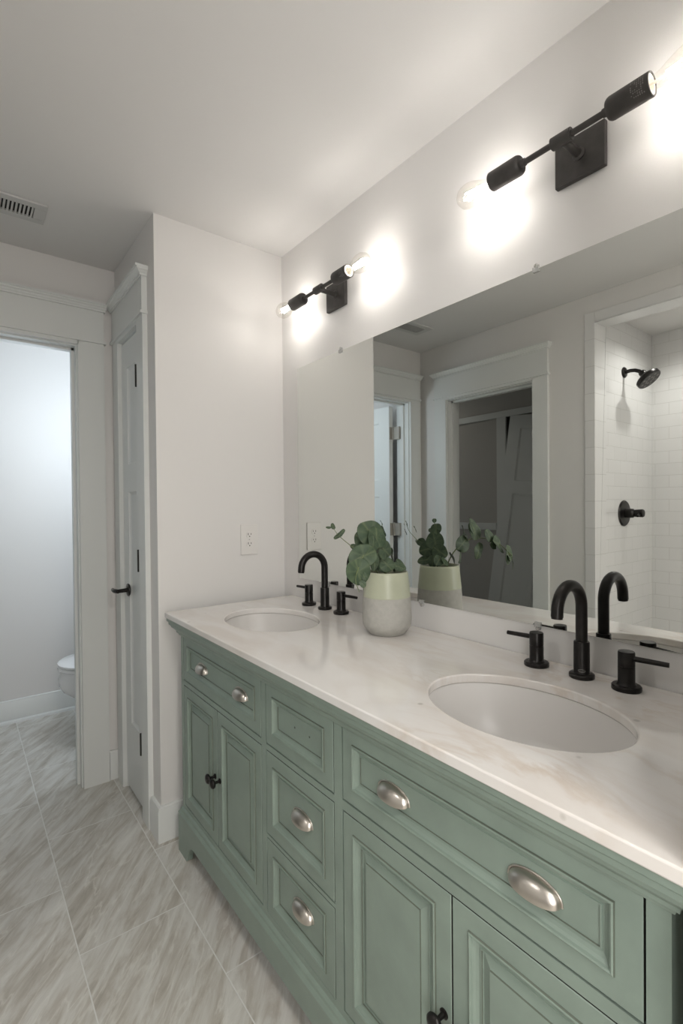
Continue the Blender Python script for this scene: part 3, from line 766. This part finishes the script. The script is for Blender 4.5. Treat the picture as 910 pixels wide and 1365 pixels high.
def sprig(label, stems, leaves, group='eucalyptus sprigs'):
    base = Vector((VC[0], VC[1], .905))
    s = thing('eucalyptus_sprig', label, 'eucalyptus', base, group)
    bm = bmesh.new()
    for pts, r0, r1 in stems:
        P = [Vector(p) for p in pts]; sm = []
        for i in range(len(P)-1):
            p0 = P[max(i-1, 0)]; p1 = P[i]; p2 = P[i+1]; p3 = P[min(i+2, len(P)-1)]
            for k in range(6):
                t_ = k/6
                sm.append(.5*((2*p1)+(p2-p0)*t_+(2*p0-5*p1+4*p2-p3)*t_*t_+(3*p1-p0-3*p2+p3)*t_**3))
        sm.append(P[-1]); m = len(sm)
        tube(bm, sm, [r0+(r1-r0)*i/(m-1) for i in range(m)], 8)
    obj('stem', bm, STEM, s)
    bm = bmesh.new(); lay = bm.verts.layers.float.new('vein')
    for c, nrm, r, al, asp in leaves: leaf(bm, lay, c, nrm, r, al, asp)
    bmesh.ops.recalc_face_normals(bm, faces=bm.faces)
    o = obj('foliage', bm, LEAF, s, sharp=80)
    md = o.modifiers.new('thick', 'SOLIDIFY'); md.thickness = .0006; md.offset = 0
    return s
b0 = (VC[0]+.01, VC[1], .905)
toc = Vector((-.67, -.73, .05))            # towards the viewpoint
sprig('long eucalyptus sprig drooping over the front rim of the vase',
      [([b0, (-.140, 1.060, 1.00), (-.150, 1.052, 1.078), (-.186, 1.033, 1.132), (-.227, 1.011, 1.152), (-.277, .984, 1.149), (-.315, .964, 1.126), (-.350, .945, 1.090)], .0024, .0012),
       ([(-.33, .956, 1.11), (-.352, .946, 1.078), (-.345, .94, 1.045)], .001, .0007)],
      [((-.338, .952, 1.096), (-.30, -.94, .12), .0350, (.15, -.2, -1), .98),
       ((-.306, .968, 1.132), (-.30, -.86, .40), .0430, (-.8, .2, -.3), .74),
       ((-.238, 1.018, 1.186), (-.30, -.92, .25), .0400, (-.3, .4, .8), .98),
       ((-.232, 1.052, 1.168), (-.45, -.85, .25), .0300, (-.5, .4, .4), .95),
       ((-.226, 1.006, 1.176), (-.05, -.98, .2), .033, (.2, .2, 1), .95),
       ((-.240, 1.00, 1.112), (.15, -1, .0), .030, (.2, -.2, -1), .62),
       ((-.265, .976, 1.160), (.10, -.95, .15), .024, (.3, -.4, .8), .8),
       ((-.182, 1.020, 1.136), (.1, -.98, .1), .0300, (.6, -.4, -.4), .95),
       ((-.172, 1.022, 1.094), (-.55, -.80, -.05), .024, (.5, -.4, -.7), .9),
       ((-.278, .968, 1.128), (0, -1, .2), .016, (.6, -.5, .3), .85),
       ((-.338, .935, 1.066), (-.6, -.7, .1), .011, (.4, -.4, -.8), .75),
       ((-.326, .945, 1.085), (-.75, -.5, .3), .014, (.3, -.2, -.6), .6),
       ((-.160, 1.044, 1.088), (-.7, -.6, .3), .022, (-.4, -.1, .5), .9)])
sprig('upright bushy eucalyptus sprig in the middle of the vase',
      [([b0, (-.128, 1.075, 1.00), (-.125, 1.085, 1.09), (-.127, 1.088, 1.15), (-.126, 1.092, 1.212)], .0024, .0010),
       ([(-.125, 1.08, 1.06), (-.10, 1.06, 1.085), (-.085, 1.045, 1.09)], .0012, .0008)],
      [((-.127, 1.085, 1.186), (.75, -.45, .25), .0195, (0, .1, 1), .95), ((-.127, 1.093, 1.213), (.6, -.5, .4), .0085, (0, 0, 1), .9),
       ((-.127, 1.107, 1.180), (.5, -.3, .6), .0125, (0, .6, .6), .8),
       ((-.120, 1.085, 1.146), (.78, -.52, .20), .0310, (0, .3, 1), .98), ((-.118, 1.118, 1.116), (.75, -.5, .2), .028, (0, .8, -.3), .9),
       ((-.115, 1.060, 1.112), (.8, -.5, .15), .027, (.2, -.8, -.3), .9), ((-.130, 1.155, 1.137), (.75, -.55, .2), .0165, (-.1, .9, .3), .9),
       ((-.105, 1.118, 1.080), (.7, -.4, .5), .024, (.2, .8, -.3), .7), ((-.098, 1.075, 1.082), (.8, -.4, .35), .022, (.5, -.2, -.5), .75),
       ((-.092, 1.045, 1.086), (.2, -.7, .6), .022, (.7, -.6, -.1), .8), ((-.112, 1.036, 1.082), (-.3, -.7, .6), .020, (.5, -.8, .0), .8),
       ((-.140, 1.098, 1.100), (-.6, -.6, .5), .026, (-.3, .5, .5), .9), ((-.130, 1.09, 1.075), (-.2, -.3, .9), .028, (0, 1, 0), .9)])
sprig('thin eucalyptus sprig with slim leaves reaching towards the far faucet',
      [([b0, (-.132, 1.085, 1.00), (-.140, 1.115, 1.080), (-.155, 1.175, 1.122), (-.166, 1.225, 1.152), (-.172, 1.255, 1.172), (-.178, 1.275, 1.198)], .0018, .0008)],
      [((-.150, 1.196, 1.134), (-.70, -.65, .25), .0150, (-.1, 1, .05), .62), ((-.155, 1.175, 1.128), (-.65, -.6, .5), .0165, (.0, -.3, .8), .75),
       ((-.163, 1.262, 1.168), (-.62, -.62, .40), .0185, (-.3, .55, -.55), .45), ((-.178, 1.228, 1.178), (-.60, -.68, .25), .0170, (.3, -.5, .7), .42),
       ((-.178, 1.272, 1.198), (-.72, -.58, .2), .0120, (-.1, .5, .85), .60), ((-.183, 1.290, 1.194), (-.60, -.66, .4), .0095, (-.2, .8, -.1), .45)])

# ------------------------------------------------------------------ outlet
ot = thing('wall_outlet', 'white duplex electrical outlet above the far counter end', 'outlet', (-.1745, YB, 1.06))
bm = bmesh.new(); box(bm, -.2145, -.1345, YB-.0055, YB-.0003, 1.063, 1.191)
obj('cover_plate', bm, PLASTIC, ot, bevel=.002)
for dz in (.0195, -.0195):
    bm = bmesh.new(); lp = []
    for yy in (YB-.005, YB-.0072):
        lp.append([Vector((-.1745+max(-.0138, min(.0138, .0172*math.cos(2*PI*i/28))), yy, 1.127+dz+.0142*math.sin(2*PI*i/28))) for i in range(28)])
    loft(bm, lp)
    rc_ = obj('receptacle', bm, PLASTIC, ot)
    for dx, hh_ in ((-.0063, .0045), (.0063, .0035)):
        bm = bmesh.new(); box(bm, -.1745+dx-.0013, -.1745+dx+.0013, YB-.0075, YB-.0070, 1.1305+dz-hh_, 1.1305+dz+hh_)
        obj('slot', bm, SLOT, rc_)
    bm = bmesh.new(); cyl(bm, (-.1745, YB-.0075, 1.1205+dz), (-.1745, YB-.0070, 1.1205+dz), .0026, n=12)
    obj('ground_hole', bm, SLOT, rc_)
bm = bmesh.new()
lathe(bm, [(0, 0), (.003, 0), (.0026, .001), (0, .0014)], (-.1745, YB-.0055, 1.127), (0, -1, 0), 14)
obj('screw', bm, CHROME, ot)

# ------------------------------------------------------------------ ceiling vent
ve = thing('ceiling_vent', 'white slotted ceiling air vent above the doorway', 'air vent', (-1.046, 2.128, ZC))
bm = bmesh.new()
x0, x1, y0, y1 = -1.220, -.872, 2.058, 2.198; a0, a1, c0, c1 = -1.182, -.910, 2.090, 2.166
for q in ((x0, x1, y0, c0), (x0, x1, c1, y1), (x0, a0, c0, c1), (a1, x1, c0, c1)): box(bm, q[0], q[1], q[2], q[3], ZC-.008, ZC-.0005)
obj('vent_frame', bm, VENTP, ve, bevel=.001)
bm = bmesh.new(); box(bm, a0, a1, c0, c1, ZC-.0015, ZC-.0005)
obj('duct_opening', bm, SLOT, ve)
bm = bmesh.new()
k = a1-.0052
while k > a0:
    s0 = len(bm.verts); box(bm, -.0030, .0030, c0, c1, -.0035, .0035); 
    M_ = Matrix.Translation((k, 0, ZC-.0055)) @ Matrix.Rotation(math.radians(20), 4, 'Y')
    for v in list(bm.verts)[s0:]: v.co = M_ @ v.co
    k -= .0123
obj('louvers', bm, VENTP, ve)

# ------------------------------------------------------------------ shower fittings
sh = thing('overhead_shower', 'black round shower head on bent arm, seen in the mirror', 'shower head', (-1.883, 1.2189, 2.014))
bm = bmesh.new(); lathe(bm, [(0, 0), (.030, 0), (.031, .004), (.026, .010), (.012, .013), (0, .013)], (-1.883, 1.2189, 2.014), (0, -1, 0), 30)
obj('flange', bm, BLACK, sh)
bm = bmesh.new()
tube(bm, [(-1.883, 1.21, 2.014), (-1.883, 1.185, 2.017), (-1.883, 1.16, 2.014), (-1.883, 1.138, 2.004), (-1.883, 1.122, 1.991)], .0105, 16)
obj('shower_arm', bm, BLACK, sh)
bm = bmesh.new(); ax = Vector((0, -.62, -.78))
lathe(bm, [(0, -.006), (.016, -.006), (.020, .004), (.018, .014), (.024, .020), (.036, .026), (.058, .036), (.064, .042), (.064, .060), (.061, .064), (0, .064)], (-1.883, 1.124, 1.993), ax, 40)
hd = obj('spray_head', bm, BLACK, sh, sharp=40)
bm = bmesh.new(); u_, v_ = frame_of(ax); c_ = Vector((-1.883, 1.124, 1.993))+ax.normalized()*.0636
for i in range(8):
    for rr_ in (.022, .044):
        q = c_+(u_*math.cos(PI*i/4+rr_*9)+v_*math.sin(PI*i/4+rr_*9))*rr_
        cyl(bm, q, q+ax.normalized()*.0016, .0065, n=12)
o = obj('nozzle', bm, MARKS, hd); o['label'] = 'grey spray nozzles'
sv = thing('shower_valve', 'round black shower valve below the head, seen in the mirror', 'shower valve', (-1.877, 1.2189, 1.21))
bm = bmesh.new(); lathe(bm, [(0, 0), (.074, 0), (.075, .003), (.069, .009), (.030, .012), (0, .012)], (-1.877, 1.2189, 1.21), (0, -1, 0), 44)
obj('escutcheon', bm, BLACK, sv)
bm = bmesh.new(); lathe(bm, [(0, .010), (.026, .010), (.026, .050), (.022, .054), (.019, .058), (.021, .062), (.023, .098), (.020, .104), (0, .105)], (-1.877, 1.2189, 1.21), (0, -1, 0), 30)
h = obj('handle', bm, BLACK, sv)
bm = bmesh.new(); cyl(bm, (-1.877, 1.133, 1.21), (-1.815, 1.122, 1.195), .0075, .006, 14)
obj('lever', bm, BLACK, h)
rl = thing('recessed_light', 'recessed round light in the shower ceiling', 'ceiling light', (-1.90, .86, 2.303))
bm = bmesh.new(); lathe(bm, [(.045, 0), (.062, 0), (.062, -.006), (.055, -.008), (.045, -.004)], (-1.90, .86, 2.303), n=36, cap0=False, cap1=False)
obj('trim_ring', bm, PLASTIC, rl)
bm = bmesh.new(); lathe(bm, [(0, -.001), (.045, -.001), (.045, -.0025), (0, -.0025)], (-1.90, .86, 2.303), n=30)
obj('lens', bm, LENS, rl)
ld = bpy.data.lights.new('shower_light', 'SPOT'); ld.energy = SHOWER_W*6; ld.spot_size = math.radians(150); ld.spot_blend = .6; ld.shadow_soft_size = .03; ld.color = (1, .98, .95)
lo = bpy.data.objects.new('shower_light', ld); COL.objects.link(lo); lo.parent = rl; lo.location = (0, 0, -.012)

# ------------------------------------------------------------------ toilet
TY = 3.03; TXB = -.025
to = thing('toilet', 'white toilet with closed lid beyond the doorway', 'toilet', (-.38, TY, 0))
def oval(x0, x1, hw, z, n=48, p=2.2):
    cx, a = (x0+x1)/2, (x1-x0)/2; L = []
    for i in range(n):
        t_ = 2*PI*i/n; c, s_ = math.cos(t_), math.sin(t_)
        wd = hw*(1.0 if c > 0 else 1.0)
        L.append(Vector((cx+a*math.copysign(abs(c)**(2/p), c), TY+wd*math.copysign(abs(s_)**(2/p), s_), z)))
    return L
bm = bmesh.new()
loft(bm, [oval(-.56, -.15, .115, 0), oval(-.57, -.15, .120, .03), oval(-.56, -.15, .105, .10), oval(-.585, -.15, .105, .17), oval(-.66, -.14, .140, .225), oval(-.712, -.13, .170, .268), oval(-.729, -.12, .181, .30), oval(-.732, -.12, .184, .33), oval(-.722, -.12, .180, .355), oval(-.722, -.12, .181, .385)])
obj('bowl', bm, TOILP, to, sharp=45)
bm = bmesh.new(); loft(bm, [oval(-.730, -.20, .182, .3865), oval(-.734, -.20, .187, .390), oval(-.734, -.20, .187, .402), oval(-.730, -.20, .184, .405)])
obj('seat', bm, CAULK, to, sharp=45)
bm = bmesh.new(); loft(bm, [oval(-.727, -.21, .181, .4065), oval(-.733, -.21, .186, .410), oval(-.733, -.21, .186, .420), oval(-.722, -.215, .176, .427), oval(-.64, -.25, .11, .431)])
obj('lid', bm, CAULK, to, sharp=45)
bm = bmesh.new(); box(bm, -.215, TXB, TY-.20, TY+.20, .37, .73)
obj('tank', bm, TOILP, to, bevel=.02, seg=4)
bm = bmesh.new(); box(bm, -.225, TXB+.003, TY-.21, TY+.21, .731, .765)
obj('tank_lid', bm, TOILP, to, bevel=.01, seg=3)
bm = bmesh.new(); tube(bm, [(-.215, TY-.15, .67), (-.232, TY-.15, .67), (-.238, TY-.12, .665), (-.236, TY-.07, .655)], .006, 10)
obj('flush_lever', bm, CHROME, to)
for o in list(bpy.data.objects):
    if '_o' in o: del o['_o']
